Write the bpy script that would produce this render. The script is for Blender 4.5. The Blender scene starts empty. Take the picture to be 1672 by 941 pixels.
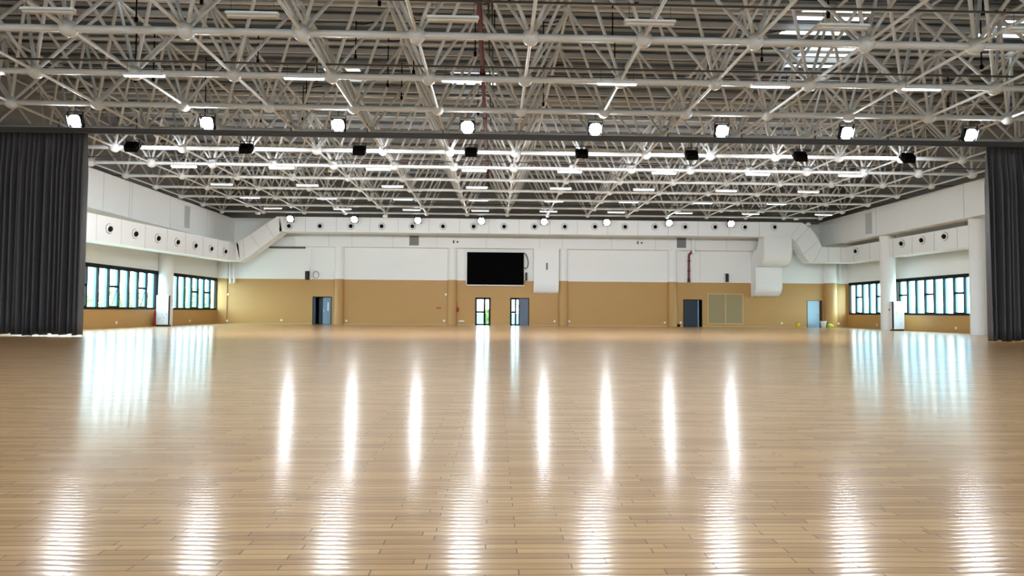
import bpy, math, random
from mathutils import Vector, Matrix
random.seed(7)
S = bpy.context.scene
COL = S.collection
ORD = ['first', 'second', 'third', 'fourth', 'fifth', 'sixth', 'seventh', 'eighth', 'ninth', 'tenth',
       'eleventh', 'twelfth', 'thirteenth', 'fourteenth', 'fifteenth', 'sixteenth', 'seventeenth']

# ------------------------------------------------------------------ camera
FPX, YAW, PITCH, ROLL, CAMZ = 1017.4759, .0277, .0381, .0073, 1.0895
cy, sy, cp, sp = math.cos(YAW), math.sin(YAW), math.cos(PITCH), math.sin(PITCH)
FW = Vector((sy*cp, cy*cp, sp)); R0 = Vector((cy, -sy, 0)); U0 = R0.cross(FW)
RT = math.cos(ROLL)*R0 + math.sin(ROLL)*U0
UP = -math.sin(ROLL)*R0 + math.cos(ROLL)*U0
CAM = Vector((0, 0, CAMZ))
cam = bpy.data.cameras.new('camera'); co = bpy.data.objects.new('camera', cam); COL.objects.link(co)
cam.sensor_width = 36; cam.lens = FPX/1672*36; cam.clip_end = 500; cam.clip_start = .05
m = Matrix((RT, UP, -FW)).transposed().to_4x4(); m.translation = CAM; co.matrix_world = m
S.camera = co

def ray(x, y):
    v = FW + RT*((x-836)/FPX) - UP*((y-470.5)/FPX)
    return v/v.y
def atY(x, y, d): return CAM + ray(x, y)*d
def atX(x, y, X): v = ray(x, y); return CAM + v*(X/v.x)
def px(p):
    d = Vector(p)-CAM; z = d.dot(FW)
    if z < .1: return None
    return (836+FPX*d.dot(RT)/z, 470.5-FPX*d.dot(UP)/z, z)

# ------------------------------------------------------------------ materials
def L(c):   # sRGB 0-255 to linear
    return tuple(((v/255)/12.92 if v/255 <= .04045 else ((v/255+.055)/1.055)**2.4) for v in c)
def mat(name, col, rough=.5, metal=0, spec=.5, var=.06, vscale=3.0, bump=0, emit=None, estr=0, stretch=None):
    m = bpy.data.materials.new(name); m.use_nodes = True
    nt = m.node_tree; b = nt.nodes['Principled BSDF']
    b.inputs['Roughness'].default_value = rough; b.inputs['Metallic'].default_value = metal
    b.inputs['Specular IOR Level'].default_value = spec
    tc = nt.nodes.new('ShaderNodeTexCoord'); src = tc.outputs['Object']
    if stretch:
        mp = nt.nodes.new('ShaderNodeMapping'); mp.inputs['Scale'].default_value = stretch
        nt.links.new(src, mp.inputs['Vector']); src = mp.outputs['Vector']
    n = nt.nodes.new('ShaderNodeTexNoise'); n.inputs['Scale'].default_value = vscale; n.inputs['Detail'].default_value = 5
    nt.links.new(src, n.inputs['Vector'])
    mx = nt.nodes.new('ShaderNodeMix'); mx.data_type = 'RGBA'
    mx.inputs['A'].default_value = (*[v*(1-var) for v in col], 1)
    mx.inputs['B'].default_value = (*[min(1, v*(1+var)) for v in col], 1)
    nt.links.new(n.outputs['Fac'], mx.inputs['Factor']); nt.links.new(mx.outputs['Result'], b.inputs['Base Color'])
    if bump:
        bp = nt.nodes.new('ShaderNodeBump'); bp.inputs['Strength'].default_value = bump; bp.inputs['Distance'].default_value = .01
        nt.links.new(n.outputs['Fac'], bp.inputs['Height']); nt.links.new(bp.outputs['Normal'], b.inputs['Normal'])
    if emit:
        b.inputs['Emission Color'].default_value = (*emit, 1); b.inputs['Emission Strength'].default_value = estr
    return m
M = {}
M['white'] = mat('white_paint', (.84, .84, .84), .55, var=.03, vscale=.6, bump=.02)
M['duct'] = mat('white_duct_board', (.85, .85, .86), .45, var=.025, vscale=.8)
M['tan'] = mat('tan_paint', (.47, .265, .085), .5, var=.05, vscale=.5, bump=.02)
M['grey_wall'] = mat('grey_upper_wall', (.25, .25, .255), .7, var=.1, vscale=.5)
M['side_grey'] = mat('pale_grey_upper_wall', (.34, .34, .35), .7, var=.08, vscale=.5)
M['steel'] = mat('grey_painted_steel', (.72, .73, .74), .38, var=.04, vscale=2)
M['purlin'] = mat('purlin_steel', (.72, .73, .75), .45, var=.08, vscale=1.5)
M['deck'] = mat('roof_deck', (.33, .385, .45), .5, var=.25, vscale=.35)
M['deck_gap'] = mat('deck_groove', (.03, .03, .03), .8)  # shade inside the grooves is put into this near-black colour
M['black'] = mat('black_metal', (.012, .012, .013), .45, var=.1)
M['matte_black'] = mat('matte_black', (.004, .004, .004), .7, spec=.15, var=.1)
M['dark_grey'] = mat('dark_grey_metal', (.085, .085, .088), .45, var=.1)
M['frame'] = mat('black_window_frame', (.008, .009, .011), .6, spec=.15, var=.1)
M['fin'] = mat('blue_fin', (.05, .26, .38), .35, var=.08)
M['navy'] = mat('navy_door', (.02, .032, .05), .35, var=.1)
M['blue_door'] = mat('blue_grey_door', (.16, .27, .38), .4, var=.05)
M['pale_blue'] = mat('pale_blue_door', (.36, .56, .70), .4, var=.04)
M['slate'] = mat('slate_door', (.10, .13, .19), .4, var=.05)
M['room_shade'] = mat('room_shade', (.02, .022, .026), .8)  # darkness of the unlit rooms is put into this colour
M['brown'] = mat('brown_jamb', (.13, .06, .03), .5)
M['olive'] = mat('olive_panel', (.30, .235, .11), .5, var=.05)
M['trim_tan'] = mat('tan_trim', (.58, .40, .20), .5)
M['red'] = mat('red_paint', (.36, .012, .014), .4, var=.15)
M['dark_red'] = mat('dark_red_pipe', (.16, .014, .014), .45, var=.25)
M['plastic'] = mat('white_plastic', (.85, .85, .84), .4, var=.02)
M['screen'] = mat('led_screen', (.002, .002, .0022), .85, spec=.03, var=.1)
M['curtain'] = mat('charcoal_curtain', (.09, .088, .097), .42, var=.3, vscale=5, stretch=(6, 6, .15), bump=.05, spec=.5)
M['grille'] = mat('grey_grille', (.19, .19, .19), .5)
M['seam'] = mat('duct_seam', (.60, .60, .61), .5)
M['cabinet'] = mat('pale_cabinet', (.70, .76, .82), .3, var=.03)
M['cabinet_side'] = mat('white_cabinet_side', (.80, .76, .76), .4, var=.02)
M['yellow'] = mat('yellow_plastic', (.75, .47, .02), .4)
M['lime'] = mat('lime_bag', (.45, .50, .06), .6, var=.3, vscale=8)
M['bin'] = mat('clear_white_bin', (.75, .80, .85), .3)
M['leaf'] = mat('leaf_green', (.20, .29, .11), .6, var=.4, vscale=1.2)
M['bark'] = mat('bark', (.16, .11, .07), .8, var=.2)
M['grass'] = mat('outside_paving', (.45, .47, .42), .8, var=.1)
M['facade'] = mat('pale_facade', (.72, .76, .78), .6, var=.04)
M['facade_blue'] = mat('blue_facade_glass', (.13, .42, .60), .25, var=.08)
M['fence_blue'] = mat('blue_hoarding', (.16, .45, .62), .5, var=.06)
M['lamp'] = mat('lit_lens', (.9, .9, .9), .4, emit=(.86, .94, 1.0), estr=95)
M['lamp_end'] = mat('lit_lens_end', (.9, .9, .9), .4, emit=(.93, .975, 1.0), estr=360)
M['lamp_far'] = mat('lit_lens_far', (.9, .9, .9), .4, emit=(.90, .96, 1.0), estr=85)
M['lamp_unseen'] = mat('lit_lens_unseen', (.9, .9, .9), .4, emit=(.84, .93, 1.0), estr=150)
M['tube'] = mat('lit_tube', (.9, .9, .9), .4, emit=(1, 1, 1), estr=1.3)
M['tube_off'] = mat('unlit_tube', (.72, .72, .72), .35, var=.02)
M['skylight'] = mat('skylight_sheet', (.9, .9, .9), .5, emit=(.8, .95, 1), estr=.9)  # glow stands in for daylight, as the deck above is closed

def glass_mat():
    m = bpy.data.materials.new('window_glass'); m.use_nodes = True; nt = m.node_tree; nt.nodes.clear()
    o = nt.nodes.new('ShaderNodeOutputMaterial'); mx = nt.nodes.new('ShaderNodeMixShader')
    t = nt.nodes.new('ShaderNodeBsdfTransparent'); g = nt.nodes.new('ShaderNodeBsdfGlossy')
    t.inputs['Color'].default_value = (.88, .98, 1, 1); g.inputs['Roughness'].default_value = .03
    mx.inputs['Fac'].default_value = .06
    nt.links.new(t.outputs[0], mx.inputs[1]); nt.links.new(g.outputs[0], mx.inputs[2]); nt.links.new(mx.outputs[0], o.inputs[0])
    return m
M['glass'] = glass_mat()

def floor_mat():
    m = bpy.data.materials.new('maple_strip_floor'); m.use_nodes = True; nt = m.node_tree; N = nt.nodes; K = nt.links
    b = N['Principled BSDF']
    tc = N.new('ShaderNodeTexCoord')
    br = N.new('ShaderNodeTexBrick'); br.offset = .37; br.offset_frequency = 2; br.squash = 1.35; br.squash_frequency = 3
    br.inputs['Scale'].default_value = 1; br.inputs['Brick Width'].default_value = .62; br.inputs['Row Height'].default_value = .057
    br.inputs['Mortar Size'].default_value = .0028; br.inputs['Mortar Smooth'].default_value = .2
    br.inputs['Color1'].default_value = (.60, .35, .142, 1); br.inputs['Color2'].default_value = (.42, .225, .083, 1)
    br.inputs['Mortar'].default_value = (.12, .065, .03, 1); br.inputs['Bias'].default_value = -.1
    mo = N.new('ShaderNodeMapping'); mo.inputs['Location'].default_value = (137.3, 57.0*3, 0); K.new(tc.outputs['Object'], mo.inputs['Vector']); K.new(mo.outputs[0], br.inputs['Vector'])
    mp = N.new('ShaderNodeMapping'); mp.inputs['Scale'].default_value = (1.2, 22, 1); K.new(tc.outputs['Object'], mp.inputs['Vector'])
    gr = N.new('ShaderNodeTexNoise'); gr.inputs['Scale'].default_value = 2.2; gr.inputs['Detail'].default_value = 6; K.new(mp.outputs[0], gr.inputs['Vector'])
    rp = N.new('ShaderNodeMapRange'); rp.inputs['To Min'].default_value = .80; rp.inputs['To Max'].default_value = 1.22; K.new(gr.outputs['Fac'], rp.inputs['Value'])
    ml = N.new('ShaderNodeMix'); ml.data_type = 'RGBA'; ml.blend_type = 'MULTIPLY'; ml.inputs['Factor'].default_value = 1
    K.new(br.outputs['Color'], ml.inputs['A']); K.new(rp.outputs['Result'], ml.inputs['B'])
    K.new(ml.outputs['Result'], b.inputs['Base Color'])
    rr = N.new('ShaderNodeMapRange'); rr.inputs['To Min'].default_value = .14; rr.inputs['To Max'].default_value = .20; K.new(gr.outputs['Fac'], rr.inputs['Value'])
    K.new(rr.outputs['Result'], b.inputs['Coat Roughness']); b.inputs['Coat Weight'].default_value = .75; b.inputs['Coat IOR'].default_value = 1.5; b.inputs['Roughness'].default_value = .5; b.inputs['Specular IOR Level'].default_value = .22
    b.inputs['IOR'].default_value = 1.5
    # every strip is slightly crowned across its width, so its normal leans a little along Y
    sx = N.new('ShaderNodeSeparateXYZ'); K.new(tc.outputs['Object'], sx.inputs[0])
    def math_(op, a, b=None):
        n = N.new('ShaderNodeMath'); n.operation = op
        for k, v in enumerate((a, b)):
            if v is None: continue
            if isinstance(v, (int, float)): n.inputs[k].default_value = v
            else: K.new(v, n.inputs[k])
        return n.outputs[0]
    fr = math_('FRACT', math_('DIVIDE', sx.outputs['Y'], .057))
    ny = math_('MULTIPLY', math_('SUBTRACT', fr, .5), .08)
    cb = N.new('ShaderNodeCombineXYZ'); cb.inputs['Z'].default_value = 1; K.new(ny, cb.inputs['Y'])
    nv = N.new('ShaderNodeVectorMath'); nv.operation = 'NORMALIZE'; K.new(cb.outputs[0], nv.inputs[0]); K.new(nv.outputs[0], b.inputs['Normal']); K.new(nv.outputs[0], b.inputs['Coat Normal'])
    return m
M['floor'] = floor_mat()

# ------------------------------------------------------------------ mesh builder
class MB:
    def __init__(s): s.v = []; s.f = []; s.mi = []; s.sm = []
    def add(s, vs, fs, mi=0, sm=False):
        o = len(s.v); s.v += [tuple(v) for v in vs]
        for f in fs: s.f.append(tuple(i+o for i in f)); s.mi.append(mi); s.sm.append(sm)
        return s
    def box(s, x0, x1, y0, y1, z0, z1, mi=0, mx=None):
        vs = [Vector((x, y, z)) for z in (z0, z1) for y in (y0, y1) for x in (x0, x1)]
        if mx: vs = [mx @ v for v in vs]
        return s.add(vs, [(0, 2, 3, 1), (4, 5, 7, 6), (0, 1, 5, 4), (2, 6, 7, 3), (0, 4, 6, 2), (1, 3, 7, 5)], mi)
    def bbox(s, x0, x1, y0, y1, z0, z1, b=.01, mi=0, mx=None):   # box with chamfered edges
        c = Vector(((x0+x1)/2, (y0+y1)/2, (z0+z1)/2)); h = Vector(((x1-x0)/2, (y1-y0)/2, (z1-z0)/2)); vs = []; idx = {}
        for sx in (-1, 1):
            for sy_ in (-1, 1):
                for sz in (-1, 1):
                    for a in range(3):
                        p = Vector((sx*(h.x-b), sy_*(h.y-b), sz*(h.z-b))); p[a] += (sx, sy_, sz)[a]*b
                        idx[(sx, sy_, sz, a)] = len(vs); vs.append(mx @ (p+c) if mx else p+c)
        fs = []
        for a in range(3):
            u, w = [k for k in range(3) if k != a]
            for sgn in (-1, 1):
                q = []
                for (su, sw) in ((-1, -1), (1, -1), (1, 1), (-1, 1)):
                    k = [0, 0, 0]; k[a] = sgn; k[u] = su; k[w] = sw; q.append(idx[(*k, a)])
                fs.append(tuple(q))
            for su in (-1, 1):
                for sw in (-1, 1):
                    q = []
                    for (sa, which) in ((-1, u), (1, u), (1, w), (-1, w)):
                        k = [0, 0, 0]; k[a] = sa; k[u] = su; k[w] = sw; q.append(idx[(*k, which)])
                    fs.append(tuple(q))
        for sx in (-1, 1):
            for sy_ in (-1, 1):
                for sz in (-1, 1): fs.append(tuple(idx[(sx, sy_, sz, a)] for a in range(3)))
        return s.add(vs, fs, mi)
    def tube(s, a, b, r, n=8, mi=0, r2=None, cap=True):
        a = Vector(a); b = Vector(b); d = (b-a).normalized(); r2 = r if r2 is None else r2
        u = d.cross(Vector((0, 0, 1)) if abs(d.z) < .9 else Vector((1, 0, 0))).normalized(); w = d.cross(u)
        vs = []
        for p, q in ((a, r), (b, r2)):
            for i in range(n):
                t = 2*math.pi*i/n; vs.append(p+u*math.cos(t)*q+w*math.sin(t)*q)
        s.add(vs, [(i, (i+1) % n, n+(i+1) % n, n+i) for i in range(n)], mi, True)
        if cap: s.add(vs, [tuple(range(n))[::-1], tuple(range(n, 2*n))], mi)
        return s
    def path(s, pts, r, n=8, mi=0):
        pts = [Vector(p) for p in pts]; vs = []; k = len(pts); ref = None
        for j, p in enumerate(pts):
            d = (pts[min(j+1, k-1)]-pts[max(j-1, 0)]).normalized()
            if ref is None: ref = d.cross(Vector((0, 0, 1)) if abs(d.z) < .9 else Vector((0, 1, 0))).normalized()
            u = (ref-d*ref.dot(d)).normalized(); ref = u; w = d.cross(u)
            for i in range(n):
                t = 2*math.pi*i/n; vs.append(p+u*math.cos(t)*r+w*math.sin(t)*r)
        s.add(vs, [(j*n+i, j*n+(i+1) % n, (j+1)*n+(i+1) % n, (j+1)*n+i) for j in range(k-1) for i in range(n)], mi, True)
        return s.add(vs, [tuple(range(n))[::-1], tuple(range((k-1)*n, k*n))], mi)
    def ball(s, c, r, nu=14, nv=9, mi=0, sc=(1, 1, 1)):
        c = Vector(c); vs = [c+Vector((0, 0, r*sc[2]))]
        for j in range(1, nv):
            p = math.pi*j/nv
            for i in range(nu):
                t = 2*math.pi*i/nu
                vs.append(c+Vector((r*sc[0]*math.sin(p)*math.cos(t), r*sc[1]*math.sin(p)*math.sin(t), r*sc[2]*math.cos(p))))
        vs.append(c-Vector((0, 0, r*sc[2])))
        fs = [(0, 1+i, 1+(i+1) % nu) for i in range(nu)]
        for j in range(nv-2):
            for i in range(nu):
                a = 1+j*nu; fs.append((a+i, a+nu+i, a+nu+(i+1) % nu, a+(i+1) % nu))
        a = 1+(nv-2)*nu; e = len(vs)-1
        fs += [(e, a+(i+1) % nu, a+i) for i in range(nu)]
        return s.add(vs, fs, mi, True)
    def lathe(s, prof, mx=None, n=20, mi=0):    # prof: (r, z) list about local z
        vs = []
        for r, z in prof:
            for i in range(n):
                t = 2*math.pi*i/n; v = Vector((r*math.cos(t), r*math.sin(t), z)); vs.append(mx @ v if mx else v)
        k = len(prof)
        return s.add(vs, [(j*n+i, j*n+(i+1) % n, (j+1)*n+(i+1) % n, (j+1)*n+i) for j in range(k-1) for i in range(n)], mi, True)
    def disc(s, r, z, mx=None, n=20, mi=0):
        vs = [Vector((r*math.cos(2*math.pi*i/n), r*math.sin(2*math.pi*i/n), z)) for i in range(n)]
        return s.add([mx @ v for v in vs] if mx else vs, [tuple(range(n))], mi)
    def prism(s, poly, f, a, b, mi=0):          # poly of 2-D points; f(u, v, t) gives the 3-D point; extruded t = a..b
        n = len(poly); vs = [f(u, v, a) for u, v in poly]+[f(u, v, b) for u, v in poly]
        s.add(vs, [(i, (i+1) % n, n+(i+1) % n, n+i) for i in range(n)], mi)
        return s.add(vs, [tuple(range(n))[::-1], tuple(range(n, 2*n))], mi)
    def strip(s, A, B, f, a, b, mi=0):          # solid between two equally long 2-D polylines, extruded
        n = len(A); vs = []
        for t in (a, b):
            vs += [f(u, v, t) for u, v in A]+[f(u, v, t) for u, v in B]
        k = 2*n; fs = []
        for i in range(n-1):
            fs += [(i, i+1, n+i+1, n+i), (k+i, k+n+i, k+n+i+1, k+i+1), (i, k+i, k+i+1, i+1), (n+i, n+i+1, k+n+i+1, k+n+i)]
        fs += [(0, n, k+n, k), (n-1, k+n-1, k+2*n-1, 2*n-1)]
        return s.add(vs, fs, mi)
    def mesh(s, name, mats):
        me = bpy.data.meshes.new(name); me.from_pydata(s.v, [], s.f)
        for q in (mats if isinstance(mats, (list, tuple)) else [mats]): me.materials.append(M[q])
        me.polygons.foreach_set('material_index', s.mi); me.polygons.foreach_set('use_smooth', s.sm)
        me.update()
        import bmesh
        b = bmesh.new(); b.from_mesh(me); bmesh.ops.recalc_face_normals(b, faces=b.faces); b.to_mesh(me); b.free()
        return me
    def build(s, name, mats, parent=None, origin=None):
        me = s.mesh(name, mats); o = bpy.data.objects.new(name, me); COL.objects.link(o)
        if origin is not None:
            me.transform(Matrix.Translation(-Vector(origin))); o.location = origin
        if parent is not None: o.parent = parent
        return o
def tag(o, label, cat, group=None):
    o['label'] = label; o['category'] = cat
    if group: o['group'] = group
    return o
def thing(name, label, cat, loc=(0, 0, 0), group=None):
    o = bpy.data.objects.new(name, None); COL.objects.link(o); o.location = loc; o.empty_display_size = .1
    return tag(o, label, cat, group)
def struct(o, label=None):
    o['kind'] = 'structure'
    if label: o['label'] = label
    return o
def copy_tree(o, loc, parent=None):
    c = o.copy(); COL.objects.link(c)
    if parent is not None: c.parent = parent
    if loc is not None: c.location = loc
    for ch in list(o.children): copy_tree(ch, None, c)
    return c

# ------------------------------------------------------------------ room shell
XL, XR, YB, YF = -21.7, 28.36, 49.3, -12.0
ZT = 3.55           # tan / white paint line
ZD = 12.0           # roof deck
struct(MB().box(XL-.4, XR+.4, YF-.4, YB+.4, -.3, 0).build('floor', 'floor'), 'glossy maple strip sports floor')

def wall_grid(mb, ulist, zlist, openings, f):
    """cells of a wall as boxes, leaving the openings out; f(u0,u1,z0,z1,mi) adds one box"""
    for i in range(len(ulist)-1):
        for j in range(len(zlist)-1):
            u0, u1, z0, z1 = ulist[i], ulist[i+1], zlist[j], zlist[j+1]
            uc, zc = (u0+u1)/2, (z0+z1)/2
            if any(a <= uc <= b and c <= zc <= d for a, b, c, d in openings): continue
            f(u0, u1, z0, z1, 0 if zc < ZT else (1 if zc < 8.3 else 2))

def bx(x, y=500): return atY(x, y, YB).x
def bz(y, x=836): return atY(x, y, YB).z
DOORS = {'left': (bx(510.5), bx(541.5), 0, 2.17), 'glass': (bx(776), bx(801), 0, 2.19), 'leaf': (bx(833), bx(864), 0, 2.19),
         'dark': (bx(1115.5), bx(1146.5), 0, 2.17), 'pale': (bx(1317.5), bx(1342.5), 0, 2.17)}
ops = list(DOORS.values())
us = sorted({XL-.4, XR+.4, *[a for o in ops for a in o[:2]]}); zs = sorted({0, ZT, 8.3, ZD+.3, *[o[3] for o in ops]})
mb = MB(); wall_grid(mb, us, zs, ops, lambda a, b, c, d, mi: mb.box(a, b, YB, YB+.3, c, d, mi))
struct(mb.build('wall_back', ['tan', 'white', 'grey_wall']), 'end wall, tan below and white above')

WTL = ZT+.01
winL = [(26.6, 40.75, 1.06, ZT), (42.5, 49.22, 1.06, ZT), (-10, 4, 1.06, ZT)]
winR = [(35.0, 43.35, 1.06, ZT+.04), (44.85, 49.1, 1.06, ZT+.04), (-10, 4, 1.06, ZT)]
mb = MB(); us = sorted({YF-.4, YB+.3, *[a for o in winL for a in o[:2]]}); zs = [0, 1.06, ZT, 8.3, ZD+.3]
wall_grid(mb, us, zs, winL, lambda a, b, c, d, mi: mb.box(XL-.3, XL, a, b, c, d, (mi if mi < 2 else 2)))
struct(mb.build('wall_left', ['tan', 'white', 'side_grey']), 'side wall with greenery outside its windows')
mb = MB(); us = sorted({YF-.4, YB+.3, *[a for o in winR for a in o[:2]]}); zs = [0, 1.06, ZT, ZT+.04, 8.3, ZD+.3]
wall_grid(mb, us, zs, winR, lambda a, b, c, d, mi: mb.box(XR, XR+.3, a, b, c, d, (mi if mi < 2 else 2)))
struct(mb.build('wall_right', ['tan', 'white', 'side_grey']), 'side wall with pale buildings outside its windows')
struct(MB().box(XL-.4, XR+.4, YF-.4, YF, 0, ZD+.3).build('wall_front', 'white'))

# roof deck: pans with deep grooves running across the hall
mb = MB(); y = YF
while y < YB+.3:
    mb.box(XL-.4, XR+.4, y, y+.30, ZD, ZD+.02, 0)
    mb.box(XL-.4, XR+.4, y+.28, y+.30, ZD, ZD+.26, 0)
    mb.box(XL-.4, XR+.4, y, y+.02, ZD, ZD+.26, 0)
    mb.box(XL-.4, XR+.4, y+.30, y+.60, ZD+.24, ZD+.27, 1)
    y += .60
ceil = struct(mb.build('ceiling', ['deck', 'deck_gap']), 'dark ribbed metal roof deck')
y = 12.2
while y < YB:
    p = MB().box(XL, XR, y-.04, y+.04, ZD-.24, ZD-.22, 0).box(XL, XR, y-.04, y-.03, ZD-.22, ZD, 0).box(XL, XR, y-.04, y+.04, ZD-.03, ZD-.005, 0)
    o = p.build('roof_purlin', 'purlin', ceil)
    y += 1.5
for (X, Yc, w) in ((12.3, 21.5, 2.6), (13.8, 24.7, 2.2), (-11.8, 19.6, 1.8), (-1.0, 27.5, 2.2), (19.5, 21.4, 2.0), (-7.0, 27.3, 1.6)):
    k = MB()
    for j in range(4): k.box(X-w/2, X+w/2, Yc+j*.6+.03, Yc+j*.6+.30, ZD-.012, ZD-.002)
    k.build('skylight_sheet', 'skylight', ceil)

# side soffit boxes above the windows
mb = MB(); PX = -20.47
mb.box(XL, PX, 25.3, YB, 6.2, 8.22)
for yy in (32.9, 35.2, 35.45, 39.6, 44.6): mb.box(PX, PX+.012, yy, yy+.03, 6.2, 8.22, 1)
o = struct(mb.build('trim_1', ['white', 'seam']), 'white soffit box above the greenery-side duct')
g = MB(); y0, y1 = atX(300, 350, PX).y, atX(309.5, 350, PX).y
g.box(PX, PX+.03, y0, y1, 6.45, 7.98)
for j in range(22): g.box(PX+.03, PX+.045, y0+.04, y1-.04, 6.5+j*.067, 6.53+j*.067, 1)
tag(g.build('air_grille', ['plastic', 'grille']), 'tall grey air grille in the white soffit above the greenery windows', 'vent')
mb = MB(); QX = 26.1
mb.box(QX, XR, 25.3, YB, 6.47, 8.43)
for yy in (32.2, 33.8, 41.8): mb.box(QX-.012, QX, yy, yy+.03, 6.47, 8.43, 1)
struct(mb.build('trim_2', ['white', 'seam']), 'white soffit box over the round columns')
g = MB(); y0, y1 = atX(1425, 365, QX).y, atX(1413.5, 365, QX).y
g.box(QX-.03, QX, min(y0, y1), max(y0, y1), 6.68, 8.2)
for j in range(22): g.box(QX-.045, QX-.03, min(y0, y1)+.04, max(y0, y1)-.04, 6.72+j*.067, 6.75+j*.067, 1)
tag(g.build('air_grille', ['plastic', 'grille']), 'tall grey air grille in the soffit over the round white columns', 'vent')
# beam box under the main duct on the end wall
BY = 48.9
mb = MB().box(-15.6, 20.95, BY, YB, 6.07, 7.25)
for xx in (-13.0, -11.2, -8.0, -4.6, -.7, 3.5, 5.3, 9.2, 12.7, 15.5, 18.4): mb.box(xx, xx+.03, BY-.012, BY, 6.07, 7.25, 1)
struct(mb.build('trim_3', ['white', 'seam']), 'white boxed beam under the main duct')
struct(MB().box(bx(438), bx(497), YB-.12, YB, bz(406, 470), bz(403, 470)).build('trim_4', 'dark_grey'), 'dark slot over the end wall')
mb = MB().box(XL, XR, YB-.03, YB, ZT-.02, ZT+.03)
struct(mb.build('trim_5', 'plastic'), 'thin white rail between white and tan paint')

# columns (half round on the end wall, round along the sides)
def column(name, x, y, r, z1, two=True, label=None):
    mb = MB()
    if two:
        mb.lathe([(r, 0), (r, ZT)], Matrix.Translation((x, y, 0)), 28, 0)
        mb.lathe([(r-.01, ZT), (r-.01, z1)], Matrix.Translation((x, y, 0)), 28, 1)
    else:
        mb.lathe([(r, 0), (r, z1)], Matrix.Translation((x, y, 0)), 32, 1)
    return struct(mb.build(name, ['tan', 'white']), label)
for i, xx in enumerate((553.5, 738, 919.5, 1097.5)):
    column('column_back', bx(xx), YB, .385, 6.07, label='round pilaster on the end wall, %s from the navy double door' % ORD[i])
column('column_corner', bx(1355), YB-.05, .5, 6.0, label='round corner pilaster beside the pale blue door')
mb = MB().box(bx(352), bx(370.5), YB-.06, YB, 0, ZT, 0).box(bx(356), bx(371), YB-.06, YB, ZT, 6, 1)
struct(mb.build('column_flat', ['tan', 'white']), 'flat corner pilaster by the greenery windows')
LCY = 41.1; LCX = -.52106*LCY
column('column_side', LCX, LCY, .47, 6.2, False, 'round white column between greenery windows')
RC = [(.64228*41.9, 41.9), (.79563*33.8, 33.8)]
column('column_side', *RC[0], .47, 6.47, False, 'round white column with cabinet at its foot, far from curtain')
column('column_side', *RC[1], .47, 6.47, False, 'round white column next to the charcoal curtain')

# ribbon windows
def ribbon(name, X, sgn, y0, y1, z0, z1, mulls, transoms, label, zt=2.36, awn=()):
    """sgn = +1: outside is at +X"""
    out = lambda d: X+sgn*d
    fr = MB(); a = lambda u, v: (min(u, v), max(u, v))
    def bar(mb, ya, yb, za, zb, d0, d1, mi=0): xa, xb = a(out(d0), out(d1)); mb.box(xa, xb, ya, yb, za, zb, mi)
    bar(fr, y0, y1, z0, z0+.13, -.03, .16); bar(fr, y0, y1, z1-.22, z1, -.03, .16)
    bar(fr, y0, y0+.08, z0, z1, -.03, .16); bar(fr, y1-.08, y1, z0, z1, -.03, .16)
    w = struct(fr.build(name, 'frame'), label)
    gl = MB(); bar(gl, y0+.05, y1-.05, z0+.05, z1-.05, .06, .065); gl.build('glass_pane', 'glass', w)
    for k, ym in enumerate(mulls):
        mu = MB(); bar(mu, ym-.045, ym+.045, z0+.13, z1-.22, -.02, .10, 0); mu.build('mullion', 'frame', w)
        f = MB(); bar(f, ym-.03, ym+.03, z0+.05, z1-.1, .10, .24, 0); f.build('fin', 'fin', w)
    for (ya, yb) in transoms:
        t = MB(); bar(t, ya, yb, zt-.06, zt+.06, -.02, .10); bar(t, ya+.04, yb-.04, z0+.13, z0+.19, -.02, .05); t.build('transom', 'frame', w)
    for (ya, yb) in awn:
        s = MB(); p0 = Vector((out(-.02), ya+.25, z0+.2)); p1 = Vector((out(-.03), yb-.25, zt-.18)); s.tube(p0, p1, .018, 6); s.build('stay_arm', 'frame', w)
    return w
mL1 = [27.02+.96*k for k in range(15)]
ribbon('window_1', XL, -1, *winL[0], mL1, [(mL1[k], mL1[k+1]) for k in (0, 3, 6, 9, 12)], 'long dark framed window by the charcoal curtain', awn=[(mL1[9], mL1[10]), (mL1[12], mL1[13])])
mL2 = [43.32+.97*k for k in range(6)]
ribbon('window_2', XL, -1, *winL[1], mL2, [(mL2[2], mL2[3]), (mL2[5]-.0, 49.2)][:1]+[(47.17+0.0, 48.17)][:1], 'shorter dark framed window at the far end by greenery')
mR1 = [36.85+.87*k-.0 for k in range(-2, 8)]
ribbon('window_3', XR, 1, *winR[0], mR1, [(mR1[2], mR1[3]), (mR1[5], mR1[6]), (mR1[8], mR1[9])], 'long dark framed window between two round columns', zt=2.43)
mR2 = [45.58+.87*k for k in range(4)]
ribbon('window_4', XR, 1, *winR[1], mR2, [(44.85, 45.58), (mR2[2], mR2[3])], 'short dark framed window near the pale blue door', zt=2.41)

for k, (X, sg, a, b, lab) in enumerate(((XL, -1, -10, 4, 'added unseen window, greenery side'), (XR, 1, -10, 4, 'added unseen window, column side'))):
    ribbon('window_%d' % (k+5), X, sg, a, b, 1.06, ZT, [a+1.0*q for q in range(1, 14)], [], lab)  # windows out of view, added to bring in more daylight

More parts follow.
